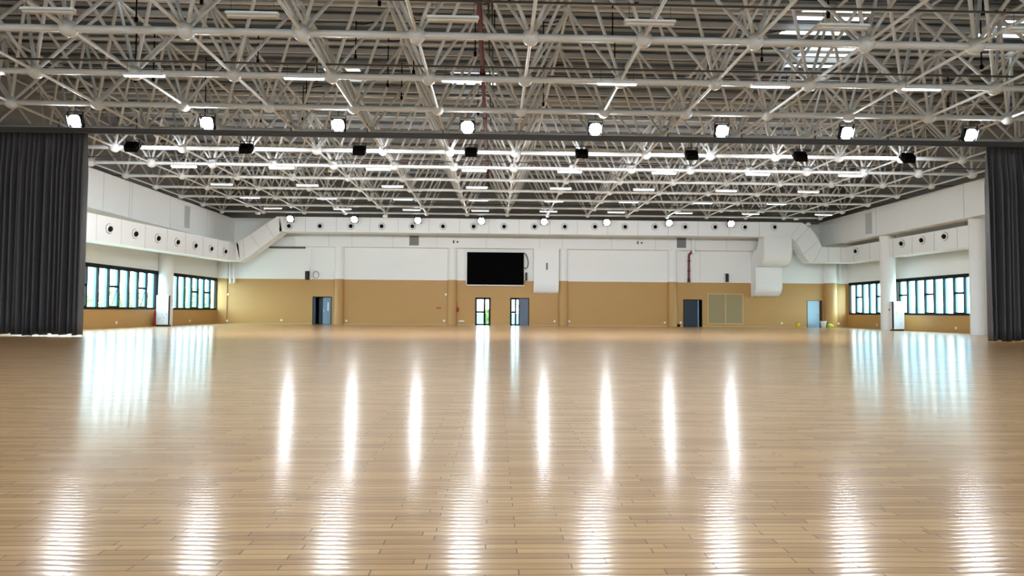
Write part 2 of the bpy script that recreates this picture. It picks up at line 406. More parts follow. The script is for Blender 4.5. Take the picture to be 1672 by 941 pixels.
# doors ---------------------------------------------------------------
def dframe(mb, d, t=.06, dep=.16, mi=0):
    a, b, _, h = d
    mb.box(a, a+t, YB-.02, YB+dep, 0, h, mi); mb.box(b-t, b, YB-.02, YB+dep, 0, h, mi); mb.box(a, b, YB-.02, YB+dep, h-t, h, mi)
def dark_backing(name, d, m='room_shade', dep=2.5):
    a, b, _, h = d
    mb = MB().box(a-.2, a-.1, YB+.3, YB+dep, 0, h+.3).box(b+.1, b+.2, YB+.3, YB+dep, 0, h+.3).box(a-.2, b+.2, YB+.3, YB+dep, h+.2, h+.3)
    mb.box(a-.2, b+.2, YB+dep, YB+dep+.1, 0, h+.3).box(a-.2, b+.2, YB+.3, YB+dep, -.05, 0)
    return struct(mb.build(name, m), 'near-black backing box behind a door')
d = DOORS['left']; dark_backing('wall_dark_backing', d)
mb = MB(); dframe(mb, d); o = struct(mb.build('door_1', 'frame'), 'blue double door with one leaf swung open')
xm = bx(527)
l = MB().bbox(xm, d[1]-.06, YB+.06, YB+.11, .01, d[3]-.06, .008); lf = l.build('door_leaf', 'blue_door', o); lf['label'] = 'pale blue leaf with slim glass slot'
MB().box(xm+.36, xm+.44, YB+.05, YB+.06, 1.05, 1.72).build('vision_slot', 'plastic', lf)
MB().tube((xm+.07, YB+.03, .95), (xm+.07, YB+.03, 1.2), .015, 8).build('door_handle', 'steel', lf)
l = MB().bbox(d[0]+.06, d[0]+.11, YB+.05, YB+.5, .01, d[3]-.06, .008); l.build('door_leaf', 'blue_door', o)
MB().bbox(d[0]+.36, xm-.02, YB+.5, YB+.55, .01, d[3]-.06, .008).build('door_leaf', 'navy', o)
d = DOORS['glass']
def glazed(mb, gl, x0, x1, h, bar=None):
    mb.box(x0, x0+.09, YB+.03, YB+.09, .0, h); mb.box(x1-.09, x1, YB+.03, YB+.09, 0, h)
    mb.box(x0, x1, YB+.03, YB+.09, 0, .12); mb.box(x0, x1, YB+.03, YB+.09, h-.1, h)
    if bar: mb.box(x0, x1, YB+.03, YB+.09, bar-.08, bar+.08)
    gl.box(x0+.05, x1-.05, YB+.055, YB+.06, .1, h-.05)
mb = MB(); dframe(mb, d); o = struct(mb.build('door_2', 'frame'), 'glazed black framed door under the screen')
xm = bx(791)
for a, b, br in ((d[0]+.05, xm+.02, 1.05), (xm, d[1]-.05, None)):
    f, g = MB(), MB(); glazed(f, g, a, b, d[3]-.05, br); lf = f.build('door_leaf', 'frame', o); g.build('glass_pane', 'glass', lf)
MB().tube((xm-.06, YB+.0, 1.15), (xm-.06, YB+.0, 1.4), .018, 8).build('door_handle', 'frame', o)
d = DOORS['leaf']; mb = MB(); dframe(mb, d); o = struct(mb.build('door_3', 'frame'), 'black framed doorway with slate leaf folded over half')
xm = bx(848.5); xq = bx(841.5)
for a, b, br in ((d[0]+.05, xq+.04, 1.05), (xq, xm, None)):
    f, g = MB(), MB(); glazed(f, g, a, b, d[3]-.05, br); lf = f.build('door_leaf', 'frame', o); g.build('glass_pane', 'glass', lf)
MB().bbox(xm, d[1]-.06, YB-.01, YB+.05, 0, d[3]-.06, .008).build('door_leaf', 'slate', o)
d = DOORS['dark']; dark_backing('wall_dark_backing', d)
mb = MB(); dframe(mb, d, .05); o = struct(mb.build('door_4', 'frame'), 'navy door standing ajar beside the olive panels')
MB().bbox(d[0]+.05, bx(1138.5), YB+.06, YB+.11, .01, d[3]-.05, .008).build('door_leaf', 'navy', o)
MB().bbox(bx(1139.5), bx(1142), YB+.1, YB+.75, .01, d[3]-.05, .008).build('door_leaf', 'blue_door', o)
d = DOORS['pale']; dark_backing('wall_dark_backing', d); mb = MB(); dframe(mb, d, .04, .2); o = struct(mb.build('door_5', 'brown'), 'pale blue single door')  # backing box added behind the closed door to stop outside light leaking in
lf = MB().bbox(d[0]+.03, bx(1338), YB+.02, YB+.07, 0, d[3]-.04, .008).build('door_leaf', 'pale_blue', o)
MB().ball((bx(1335), YB-.0, 1.0), .035, 10, 6).build('door_handle', 'dark_grey', lf)
MB().box(bx(1338), d[1]-.03, YB+.15, YB+.2, 0, d[3]).build('side_panel', 'brown', o)
# flush olive panels with trim
d = (bx(1155), bx(1213.5), bz(529.5, 1184), bz(479.5, 1184)); xm = bx(1184.3)
t = thing('wall_panel', 'pair of olive flush panels in tan trim beside the navy door', 'wall panel', ((d[0]+d[1])/2, YB, d[2]))
def local(mb): mb.v = [(x-t.location.x, y-t.location.y, z-t.location.z) for x, y, z in mb.v]; return mb
for a, b in ((d[0]+.06, xm-.05), (xm+.05, d[1]-.06)):
    local(MB().bbox(a, b, YB-.02, YB, d[2]+.06, d[3]-.06, .006)).build('panel_leaf', 'olive', t)
f = MB().box(d[0], d[0]+.07, YB-.035, YB, d[2], d[3]).box(d[1]-.07, d[1], YB-.035, YB, d[2], d[3]).box(xm-.05, xm+.05, YB-.035, YB, d[2], d[3])
f.box(d[0], d[1], YB-.034, YB, d[2], d[2]+.07).box(d[0], d[1], YB-.034, YB, d[3]-.07, d[3])
local(f).build('panel_frame', 'trim_tan', t)
struct(MB().box(XL, DOORS['left'][0], YB-.015, YB, 0, .05).box(DOORS['left'][1], DOORS['glass'][0], YB-.015, YB, 0, .05).box(DOORS['glass'][1], DOORS['leaf'][0], YB-.015, YB, 0, .05)
       .box(DOORS['leaf'][1], DOORS['dark'][0], YB-.015, YB, 0, .05).box(DOORS['dark'][1], DOORS['pale'][0], YB-.015, YB, 0, .05).box(DOORS['pale'][1], XR, YB-.015, YB, 0, .05)
       .build('baseboard_back', 'trim_tan'))

# ------------------------------------------------------------------ space frame
ZL, ZU = 8.35, 11.35
XC = [.897+3*c for c in range(-7, 9)]; XC[14] = 21.75; XC[15] = 24.55; XC[13] = 18.85
YRW = [16.2+3*r for r in range(-2, 11)]
XU = [(XC[i]+XC[i+1])/2 for i in range(len(XC)-1)]; XU = [XC[0]-1.5]+XU+[XC[-1]+1.5]
YU = [y-1.5 for y in YRW]+[YRW[-1]+1.5]
sf = thing('space_frame', 'pale grey steel space frame of ball nodes and tubes under the roof', 'roof frame', (0, 0, ZL))
def seen(p):
    q = px(p)
    return q and -60 < q[0] < 1732 and -60 < q[1] < 1000
items = {'node': [], 'chord_tube': [], 'web_tube': []}
def put(kind, pts, make):
    c = sum((Vector(p) for p in pts), Vector())/len(pts)
    vis = any(seen(p) for p in pts+[c]); dist = (c-CAM).length
    items[kind].append((dist if vis else 1e3+dist, make))
for j, y in enumerate(YRW):
    r = .23 if y < 34 else .19
    for i, x in enumerate(XC):
        put('node', [(x, y, ZL)], lambda mb, x=x, y=y, r=r: mb.ball((x, y, ZL), r, 18, 11))
        if i < len(XC)-1: put('chord_tube', [(x, y, ZL), (XC[i+1], y, ZL)], lambda mb, x=x, y=y, x2=XC[i+1]: mb.tube((x, y, ZL), (x2, y, ZL), .092 if y < 30 else .08, 10))
        if j < len(YRW)-1: put('chord_tube', [(x, y, ZL), (x, y+3, ZL)], lambda mb, x=x, y=y: mb.tube((x, y, ZL), (x, y+3, ZL), .048, 8))
        for a in (i, i+1):
            for b in (j, j+1):
                q = (XU[a], YU[b], ZU)
                put('web_tube', [(x, y, ZL), q], lambda mb, x=x, y=y, q=q: mb.tube((x, y, ZL), q, .052, 7))
for b, y in enumerate(YU):
    for a, x in enumerate(XU):
        put('node', [(x, y, ZU)], lambda mb, x=x, y=y: mb.ball((x, y, ZU), .17, 12, 8))
        if a < len(XU)-1: put('chord_tube', [(x, y, ZU), (XU[a+1], y, ZU)], lambda mb, x=x, y=y, x2=XU[a+1]: mb.tube((x, y, ZU), (x2, y, ZU), .06, 7))
        if b < len(YU)-1: put('chord_tube', [(x, y, ZU), (x, y+3, ZU)], lambda mb, x=x, y=y: mb.tube((x, y, ZU), (x, y+3, ZU), .06, 7))
        # stub post up to the purlins
for kind, lst in items.items():
    lst.sort(key=lambda t: t[0]); rest = MB()
    for k, (dd, mk) in enumerate(lst):
        if k < 100:
            p = MB(); mk(p); p.v = [(x, y, z-ZL) for x, y, z in p.v]; p.build(kind, 'steel', sf)
        else: mk(rest)
    rest.v = [(x, y, z-ZL) for x, y, z in rest.v]
    o = rest.build(kind, 'steel', sf); o['kind'] = 'stuff'

# ------------------------------------------------------------------ lamps
LX = [-1.05+4.72*k for k in range(-3, 5)]
ZC = 8.48
def conduit(y, label, z=ZC, r=.028):
    mb = MB().tube((XL+.05, 0, 0), (XR-.05, 0, 0), r, 6)
    o = mb.build('conduit', 'dark_grey'); o.location = (0, y, z); tag(o, label, 'conduit', 'lamp conduits across the hall')
for y, lab in ((14.6, 'thin dark conduit over the unlit strip lights, topmost in view'), (18.6, 'thin dark conduit over the first row of lit strip lights'),
               (22.7, 'thin dark conduit carrying the glaring floodlights by the curtain track'), (26.3, 'thin dark conduit carrying the black backs of floodlights'),
               (30.6, 'thin dark conduit just past the black floodlights, over strip lights'), (34.8, 'thin dark conduit over the second strip light row past the black floodlights'),
               (38.8, 'thin dark conduit over the third strip light row past the black floodlights'), (42.8, 'thin dark conduit over the last strip light row before the duct'),
               (46.5, 'thin dark conduit over the small floodlights above the main duct')):
    conduit(y, lab)

def make_flood(sgn, lit='lamp', tilt=52):
    """root at the lens centre; the lens faces sgn*Y and downwards"""
    t = thing('floodlight', '', 'floodlight')
    tilt = math.radians(tilt)
    zax = Vector((0, sgn*math.sin(tilt), -math.cos(tilt))); xax = Vector((1, 0, 0)); yax = zax.cross(xax)
    mx = Matrix((xax, yax, zax)).transposed().to_4x4()
    h = MB().bbox(-.25, .25, -.23, .23, -.13, -.01, .02, 0, mx)
    for k in range(9): h.box(-.22+k*.052, -.205+k*.052, -.2, .2, -.2, -.12, 0, mx)
    for (a, b, c, d_) in ((-.25, .25, -.235, -.215), (-.25, .25, .215, .235), (-.25, -.23, -.235, .235), (.23, .25, -.235, .235)): h.box(a, b, c, d_, -.02, .07, 0, mx)
    h.build('housing', 'matte_black', t)
    MB().lathe([(.232, -.012), (.23, .004), (.16, .022), (.08, .03), (0, .032)], mx, 24).build('lens', lit, t)
    y = MB()
    for s in (-1, 1): y.box(s*.27-.012, s*.27+.012, -.03, .03, -.08, .34)
    y.box(-.28, .28, -.03, .03, .33, .35); y.build('yoke', 'black', t)
    MB().tube((0, 0, .34), (0, 0, .62), .018, 6).build('hanger_rod', 'dark_grey', t)
    return t
fl = {}
def place(proto, first, loc, label, group):
    o = proto if first else copy_tree(proto, None)
    o.location = loc; o['label'] = label; o['group'] = group
    return o
p1, p2, p3, p4 = make_flood(-1, 'lamp', 66), make_flood(1, 'lamp_end', 45), make_flood(-1, 'lamp_far', 70), make_flood(1, 'lamp_unseen', 30)
for k, x in enumerate(LX):
    place(p1, k == 0, (x, 22.7, 7.86), 'large glaring floodlight above the curtain track, %s from the greenery side' % ORD[k], 'lit floodlights by the curtain track')
for k, x in enumerate(LX):
    place(p3, k == 0, (x, 46.45, 7.86), 'small glaring floodlight above the main duct, %s from the greenery side' % ORD[k], 'lit floodlights by the main duct')
for k, x in enumerate(LX):
    place(p2, k == 0, (x, 26.3, 7.84), 'black back of a floodlight beyond the curtain track, %s from the greenery side' % ORD[k], 'floodlights turned to the end wall')
for yy in (-2.0, 6.5):  # extra rows out of view, added to light the near half of the hall
    for k, x in enumerate(LX):
        place(p4, yy < 0 and k == 0, (x, yy, 7.86), 'added unseen floodlight, %s from the greenery side in row %s' % (ORD[k], 'nearer' if yy > 0 else 'beyond'), 'added unseen floodlights')

def make_strip(m):
    t = thing('strip_light', '', 'strip light')
    b = MB().bbox(-.62, .62, -.06, .06, .03, .08, .01)
    b.prism([(-.06, .04), (.06, .04), (.10, -.01), (.09, -.01), (.05, .03), (-.05, .03), (-.09, -.01), (-.10, -.01)], lambda u, v, t_: Vector((t_, u, v)), -.6, .6)
    b.build('batten', 'plastic', t)
    MB().bbox(-.59, .59, -.045, .045, -.035, .029, .02).build('light_tube', m, t)
    for s in (-1, 1): MB().tube((s*.5, 0, .08), (s*.5, 0, .42), .006, 5).build('hanger_wire', 'dark_grey', t)
    return t
s_on, s_off = make_strip('tube'), make_strip('tube_off')
names = {14.6: 'unlit pale strip light in the topmost row', 18.6: 'bright strip light in the row before the glaring floodlights',
         30.6: 'strip light in the first row past the black floodlights', 34.8: 'strip light in the second row past the black floodlights',
         38.8: 'strip light in the third row past the black floodlights', 42.8: 'strip light in the last row before the main duct'}
first = {0: True, 1: True}
for yy, nm in names.items():
    xs_ = list(LX)
    if yy in (14.6, 18.6): xs_ = LX[1:7]
    if yy == 18.6: xs_ = LX[0:7]
    if yy == 42.8: xs_ = LX+[23.0]
    for k, x in enumerate(xs_):
        on = yy > 15; p = s_on if on else s_off
        o = place(p, first[int(on)], (x, yy, 8.03), '%s, %s from the greenery side' % (nm, ORD[k]), 'strip lights in %s' % nm.split(' in the ')[-1])
        first[int(on)] = False
def make_pendant():
    t = thing('pendant_lamp', '', 'lamp')
    MB().lathe([(0, .12), (.06, .12), (.17, .05), (.18, -.06), (.15, -.1), (0, -.1)], None, 18).build('lamp_shade', 'plastic', t)
    MB().tube((0, 0, .1), (0, 0, .7), .012, 6).build('hanger_rod', 'dark_grey', t)
    return t
pp = make_pendant()
for k, (x, y, D, lab) in enumerate(((421, 348, 45.5, 'small unlit white drum lamp over the diagonal duct'), (629, 353, 45.5, 'small unlit white drum lamp between two glaring floodlights, greenery half'),
        (541, 278, 33, 'small unlit white drum lamp hung amid the frame, far off the duct'), (1300, 357, 46.0, 'small unlit white drum lamp over the bent end of the duct'),
        (1320, 366, 46.2, 'lowest small unlit white drum lamp, hung beside the bent duct'))):
    p = atY(x, y, D); place(pp, k == 0, p, lab, 'unlit drum lamps')

# ------------------------------------------------------------------ pipes in the roof
pm = thing('sprinkler_pipe', 'long red main pipe running away under the roof', 'pipe', (-.58, 0, 11.0))
MB().tube((0, 12, 0), (0, 48.8, 0), .085, 12).build('pipe_run', 'dark_red', pm)
c = MB()
y = 13.5
while y < 48: c.tube((0, y-.09, 0), (0, y+.09, 0), .115, 12); y += 6
c.build('pipe_coupling', 'black', pm)
cb = MB()
cb.tube((.3, 12, .05), (.3, 48.8, .05), .035, 6).tube((.42, 12, .02), (.42, 48.8, .02), .03, 6)
o = cb.build('cable_conduit', 'black'); o.location = (-.58, 0, 11.0); tag(o, 'pair of black conduits running along the red main pipe', 'conduit')
for yy, lab in ((25.6, 'dark red cross pipe under the roof, nearer of the two'), (40.5, 'dark red cross pipe under the roof toward the end wall')):
    t = thing('cross_pipe', lab, 'pipe', (0, yy, 10.85)); t['group'] = 'red cross pipes'
    MB().tube((XL+.1, 0, 0), (XR-.1, 0, 0), .08, 10).build('pipe_run', 'black', t)
    for xx in (-9.5, -6.3, -2.2, 1.5, 4.6, 9.8, 14.5): MB().tube((xx, 0, 0), (xx+1.7, 0, 0), .09, 10).build('pipe_sleeve', 'dark_red', t)
n = 0
for k in range(34):
    x = random.uniform(-16, 22); y = random.choice([17.7, 19.4, 20.7, 22.4, 23.7, 26.7, 29.7])+random.uniform(-.4, .4); ln = random.uniform(.9, 2.0)
    mb = MB().tube((0, 0, 0), (0, 0, -ln), .022, 6).tube((0, 0, -ln), (.0, .0, -ln-.14), .055, 8)
    mb.path([(0, 0, -.12), (.3, .05, -.1), (.6, .0, -.05), (.9, 0, -.02)], .02, 6)
    o = mb.build('drop_conduit', 'matte_black'); o.location = (x, y, ZD-.24)
    tag(o, 'short black conduit dropping from the roof deck among the frame tubes', 'conduit', 'black drops from the roof deck')

# ------------------------------------------------------------------ curtain and its track
TY, TZ0, TZ1 = 24.6, 7.94, 8.15
mb = MB().bbox(XL+.02, XR-.02, TY-.07, TY+.07, TZ0+.05, TZ1, .01).box(XL+.02, XR-.02, TY-.035, TY+.035, TZ0, TZ0+.05)
tr = tag(mb.build('curtain_track', 'dark_grey'), 'long dark grey curtain track spanning the whole hall', 'curtain track')
for yy in (TY,):
    for x in XC[1:]: MB().box(x-.02, x+.02, TY-.02, TY+.02, TZ1, ZL+.15).build('hanger_strap', 'dark_grey', tr)
def curtain(x0, x1, label, seed):
    rnd = random.Random(seed); xs_ = [x0]; a = []
    while xs_[-1] < x1: xs_.append(xs_[-1]+rnd.uniform(.045, .15))
    xs_[-1] = x1; n = len(xs_)
    d = [(1 if i % 2 else -1)*rnd.uniform(.08, .26) for i in range(n)]
    d2 = [v*rnd.uniform(.5, 1.6)+rnd.uniform(-.05, .05) for v in d]; dx = [rnd.uniform(-.06, .06) for _ in range(n)]
    # round the zigzag with three points per fold
    pts = []
    for i in range(n-1):
        for f in (0, .25, .5, .75):
            s = (1-math.cos(math.pi*f))/2
            pts.append((i, f, s))
    pts.append((n-1, 0, 0)); mb = MB(); vs = []; zs_ = [8.0, 7.6, 6.4, 5, 3.6, 2.2, 1.1, .5, .10]
    for zi, z in enumerate(zs_):
        w = zi/(len(zs_)-1)
        for i, f, s in pts:
            j = min(i+1, n-1)
            xa = xs_[i]+dx[i]*w; xb = xs_[j]+dx[j]*w; da = d[i]*(1-w)+d2[i]*w; db = d[j]*(1-w)+d2[j]*w
            x = xa+(xb-xa)*f
            zz = z-(.05+.03*math.sin(i*1.7)+.03*math.sin(i*.31)-.03 if zi == len(zs_)-1 else 0)
            vs.append((min(max(x, x0), x1), (da+(db-da)*s)*(.45+.55*w if zi < 2 else 1), zz))
    k = len(pts)
    mb.add(vs, [(a*k+i, a*k+i+1, (a+1)*k+i+1, (a+1)*k+i) for a in range(len(zs_)-1) for i in range(k-1)], 0, True)
    o = mb.build('curtain', 'curtain'); o.location = (0, 24.75, 0); tag(o, label, 'curtain')
    sol = o.modifiers.new('thick', 'SOLIDIFY'); sol.thickness = .012
    rg = MB()
    for i in range(1, n, 3): rg.tube((xs_[i], 24.6-24.75, 7.93), (xs_[i], 24.6-24.75, 8.02), .012, 6)
    rg.build('glider', 'black', o)
curtain(-20.6, -16.12, 'gathered charcoal divider curtain on the greenery side', 3)
curtain(20.08, 25.6, 'gathered charcoal divider curtain beside a round white column', 5)

# ------------------------------------------------------------------ main air duct
DF, DB = 46.75, 47.85
du = thing('air_duct', 'long white air duct with round nozzles wrapping along the side and end walls', 'air duct', (0, 0, 0))
FXZ = lambda u, v, t: Vector((u, t, v))
zb, zt = 6.95, 8.07
s = MB().box(-16.1, 22.1, DF, DB, zb, zt)
for xx in [-14.2, -11.9, -9.4, -7.3, -5.0, -2.7, -.5, 1.8, 4.1, 6.2, 8.5, 10.8, 13.1, 15.4, 17.8, 20.1]: s.box(xx, xx+.035, DF-.014, DF+.02, zb-.012, zt+.012, 1)
s.build('duct_section', ['duct', 'seam'], du)
s = MB().strip([(-19.26, 6.03), (-18.6, 6.45), (-17.0, 7.58), (-16.3, zt), (-16.1, zt)], [(-18.95, 4.7), (-18.3, 5.05), (-16.6, 6.4), (-15.9, zb-.0), (-15.9, zb)], FXZ, DF, DB)
for (a, b) in (((-18.2, 6.73), (-17.5, 5.69)), ((-17.1, 7.5), (-16.5, 6.5)), ((-18.75, 6.36), (-18.6, 4.9))):
    A, B = Vector((a[0], 0, a[1])), Vector((b[0], 0, b[1])); s.tube(A+Vector((0, DF, 0)), B+Vector((0, DF, 0)), .016, 5, 1)
s.build('duct_elbow', ['duct', 'seam'], du)
# along the greenery side
def ybox(mb, xa, xb, y0, y1, z00, z01, z10, z11, mi=0):
    vs = [(xa, y0, z00), (xb, y0, z00), (xa, y1, z10), (xb, y1, z10), (xa, y0, z01), (xb, y0, z01), (xa, y1, z11), (xb, y1, z11)]
    mb.add(vs, [(0, 2, 3, 1), (4, 5, 7, 6), (0, 1, 5, 4), (2, 6, 7, 3), (0, 4, 6, 2), (1, 3, 7, 5)], mi)
zl0 = lambda y: 4.36+(y-29.8)*(4.70-4.36)/(46.75-29.8)
zl1 = lambda y: 5.64+(y-29.8)*(6.03-5.64)/(46.75-29.8)
s = MB(); ybox(s, -20.4, -19.26, 25.5, DB, zl0(25.5), zl1(25.5), zl0(DB), zl1(DB))
s.strip([(-19.26, 6.03), (-19.1, 6.03)], [(-19.26, 4.7), (-18.95, 4.7)], FXZ, DF, DB)
for yy in (30.5, 32.5, 34.7, 37.0, 39.2, 41.5, 43.7, 45.6): ybox(s, -19.27, -19.246, yy, yy+.03, zl0(yy)-.01, zl1(yy)+.01, zl0(yy)-.01, zl1(yy)+.01, 1)
s.build('duct_section', ['duct', 'seam'], du)
# bent end toward the round columns
s = MB().strip([(22.1, zt), (23.4, zt), (24.0, 7.72), (24.45, 7.2), (24.72, 6.7), (24.94, 6.2), (25.4, 6.2)],
               [(22.1, zb), (22.55, zb), (22.9, 6.6), (23.2, 6.2), (23.5, 5.6), (23.95, 5.05), (25.4, 5.02)], FXZ, DF, DB)
for a, b in (((23.4, zt), (22.55, zb)), ((24.0, 7.72), (22.9, 6.6)), ((24.72, 6.7), (23.5, 5.6)), ((24.94, 6.2), (24.3, 5.02))):
    s.tube((a[0], DF, a[1]), (b[0], DF, b[1]), .016, 5, 1)
s.build('duct_elbow', ['duct', 'seam'], du)
RXD = 26.75
s = MB().box(25.4, 27.9, DF, DB, 5.02, 6.2)
for (ya, yb) in ((34.3, 41.42), (42.38, DF)): ybox(s, RXD, 27.9, ya, yb, 4.95, 6.17, 4.99, 6.19)
for yy in (35.2, 37.1, 39.1, 41.0, 43.6, 45.6): ybox(s, RXD-.014, RXD+.02, yy, yy+.03, 4.94, 6.16, 4.94, 6.16, 1)
s.box(25.4, 25.44, DF-.014, DF, 5.02, 6.2, 1); s.box(26.4, 26.43, DF-.014, DF, 5.02, 6.2, 1)
s.build('duct_section', ['duct', 'seam'], du)
def nozzle(pos, nrm, aim):
    z = Vector(nrm).normalized(); x = z.cross(Vector((0, 0, 1))).normalized(); y = z.cross(x)
    mx = Matrix((x, y, z)).transposed().to_4x4(); mx.translation = Vector(pos)
    r = MB().lathe([(.24, -.01), (.24, .03), (.215, .055), (.185, .04), (.17, .0)], mx, 24, 0)
    r.lathe([(.24, .0), (.262, .0), (.262, .018), (.24, .02)], mx, 24, 1)
    o = r.build('nozzle', ['duct', 'grille'], du)
    za = Vector(aim).normalized(); xa = za.cross(Vector((0, 0, 1))).normalized(); ya = za.cross(xa)
    ma = Matrix((xa, ya, za)).transposed().to_4x4(); ma.translation = Vector(pos)+z*.02
    b = MB().lathe([(.175, -.03), (.17, .04), (.158, .085), (.15, .09), (.146, .07)], ma, 20, 0).disc(.15, .065, ma, 20, 1)
    b.build('nozzle_cup', ['duct', 'matte_black'], o)
for k in range(17):
    x = -15.38+k*(21.27+15.38)/16
    nozzle((x, DF, 7.36+.02*k), (0, -1, 0), (.1, -1, -.12))
for yy in (31.5, 33.73, 35.97, 38.15, 40.4, 42.64, 44.85): nozzle((-19.26, yy, 5.08+(yy-31.5)*.012), (1, 0, 0), (1, -.35, -.2))
for yy in (36.2, 38.16, 40.1, 45.3): nozzle((RXD, yy, 5.76), (-1, 0, 0), (-1, -.35, -.15))
# S-shaped drop duct
sd = thing('drop_duct', 'big white S-shaped drop duct curving back into the tan end wall', 'air duct', (21.5, 0, 0))
def arc(cx, cz, r, a0, a1, n=7): return [(cx+r*math.cos(math.radians(a0+(a1-a0)*i/n)), cz+r*math.sin(math.radians(a0+(a1-a0)*i/n))) for i in range(n+1)]
front = [(DF, zb+.02), (DF, 5.75)]+[(DF+.95*(1-math.cos(t)), 5.75-.95*math.sin(t)) for t in [math.pi/2*i/8 for i in range(1, 9)]]+[(48.35, 4.78)]
front += [(48.35, 4.7), (48.35, 3.35)]+[(48.35+.93*(1-math.cos(t)), 3.35-.93*math.sin(t)) for t in [math.pi/2*i/8 for i in range(1, 9)]]
back = [(DB, zb+.02), (DB, 6.75)]+[(DB+.75*(1-math.cos(t)), 6.75-.7*math.sin(t)) for t in [math.pi/2*i/8 for i in range(1, 9)]]+[(48.75, 6.02)]
back += [(49.1, 5.6), (49.29, 5.0)]+[(49.29, 4.9-.28*i) for i in range(1, 9)]
YZ = lambda u, v, t: Vector((t-21.5, u, v))
s = MB().strip(front, back, YZ, 20.5, 22.6); s.build('duct_body', 'duct', sd)
rim = MB()
for xx in (20.5, 22.6):
    rim.path([YZ(u, v, xx) for u, v in front], .022, 5)
for zz, yy in ((6.25, DF), (4.72, 48.35), (3.5, 48.35)): rim.box(20.48-21.5, 22.62-21.5, yy-.02, yy+.03, zz, zz+.035)
rim.build('flange', 'duct', sd)
# flat drop duct beside the screen
fd = thing('drop_duct', 'flat white drop duct with small slot beside the black screen', 'air duct', (4.05, 0, 0))
fr_ = [(48.9, 6.07), (48.9, 3.5)]+[(48.9+.38*(1-math.cos(t)), 3.5-.93*math.sin(t)) for t in [math.pi/2*i/8 for i in range(1, 9)]]
bk_ = [(49.29, 6.07), (49.29, 3.5)]+[(49.29, 3.5-.93*i/8) for i in range(1, 9)]
YZ2 = lambda u, v, t: Vector((t-4.05, u, v))
s = MB().strip(fr_, bk_, YZ2, 3.07, 5.03); s.build('duct_body', 'duct', fd)
rim = MB()
for xx in (3.07, 5.03): rim.path([YZ2(u, v, xx) for u, v in fr_], .018, 5)
rim.box(3.06-4.05, 5.04-4.05, 48.88, 48.92, 3.52, 3.55); rim.build('flange', 'duct', fd)
p = atY(893, 435, 48.9)
s = MB().bbox(p.x-4.05-.13, p.x-4.05+.13, 48.87, 48.9, p.z-.36, p.z+.36, .02); q = s.build('slot_plate', 'plastic', fd)
MB().box(p.x-4.05-.06, p.x-4.05+.06, 48.855, 48.87, p.z-.27, p.z+.27).build('slot', 'dark_grey', q)

# ------------------------------------------------------------------ end wall fittings
def W(x, y, d=0): return atY(x, y, YB-d)
t = thing('led_screen', 'large black wall screen above the glazed doors', 'screen', (0, 0, 0))
MB().bbox(-2.2, 2.28, YB-.22, YB-.2, 3.2, 5.77, .008).build('screen_face', 'screen', t)
MB().bbox(-2.15, 2.23, YB-.2, YB-.01, 3.24, 5.73, .01).build('screen_housing', 'matte_black', t)
MB().box(-2.26, 2.34, YB-.21, YB-.12, 3.12, 3.2).box(-2.26, -2.2, YB-.21, YB-.12, 3.12, 5.83).build('screen_trim', 'plastic', t)
cpts = [W(855, 413, .1), W(858, 415, .1), W(861, 420, .12), W(862.5, 428, .12), W(862, 434, .1), W(861, 437, .1), W(858, 439, .08), W(856, 437, .05)]
tag(MB().path(cpts, .035, 8).build('cable', 'black'), 'black cable looping beside the wall screen', 'cable')
def speaker(x, y, w, h, label, m2='plastic'):
    p = W(x, y); t = thing('wall_speaker', label, 'speaker', (p.x, YB, p.z))
    MB().bbox(-w/2, w/2, -.34, -.08, -h/2, h/2, .02).build('speaker_body', 'matte_black', t)
    MB().box(-w/2+.03, w/2-.03, -.35, -.339, -h/2+.03, h/2-.03).build('speaker_grille', 'black', t)
    MB().box(-w/2-.08, -w/2-.02, -.3, 0, -h/2, h/2).box(-w/2-.08, w/2-.05, -.08, 0, h/2-.02, h/2+.05).build('bracket', m2, t)
speaker(503, 450, .26, .66, 'black wall speaker over the blue double door')
speaker(859, 452, .17, .62, 'slim black wall speaker close beside the screen')
speaker(1185, 454, .24, .66, 'black wall speaker above the olive panels')
def vent(x0, x1, y0, y1, label):
    a, b = atY(x0, y1, BY), atY(x1, y0, BY); t = thing('air_grille', label, 'vent', ((a.x+b.x)/2, BY, a.z))
    w = (b.x-a.x)/2; h = b.z-a.z
    MB().bbox(-w-.07, w+.07, -.03, 0, -.07, h+.07, .008).build('grille_frame', 'plastic', t)
    g = MB().box(-w, w, -.036, -.03, 0, h)
    k = 0
    while k*.06 < h-.05: g.box(-w, w, -.05, -.036, k*.06+.02, k*.06+.045); k += 1
    g.build('grille_slats', 'grille', t)
vent(668.5, 684, 385.5, 401, 'square grey grille on the boxed beam above the pilaster, screen side with greenery')
vent(1105, 1120, 388.5, 405, 'square grey grille on the boxed beam above the navy door')
def camera_box(x, y, label):
    p = atY(x, y, BY); t = thing('wall_camera', label, 'camera', (p.x, BY, p.z))
    MB().bbox(-.13, .13, -.06, 0, -.13, .13, .015).build('camera_base', 'plastic', t)
    MB().ball((0, -.07, 0), .07, 12, 8).build('camera_dome', 'matte_black', t)
    MB().bbox(-.36, -.24, -.05, 0, -.1, .14, .01).build('junction_box', 'dark_grey', t)
camera_box(747, 395.5, 'small white dome camera on the beam near the black screen')
camera_box(1047.5, 397, 'small white dome camera on the beam between pilasters')
def pipe_w(name, pts, r, m, label, cat='pipe', d=.12, group=None):
    P = [W(x, y, d) for x, y in pts]
    o = MB().path(P, r, 10).build(name, m); return tag(o, label, cat, group)
pipe_w('drain_pipe', [(376, 426), (376, 463)], .09, 'plastic', 'white drain pipe nearer the greenery windows, outer of the pair', d=.25).data
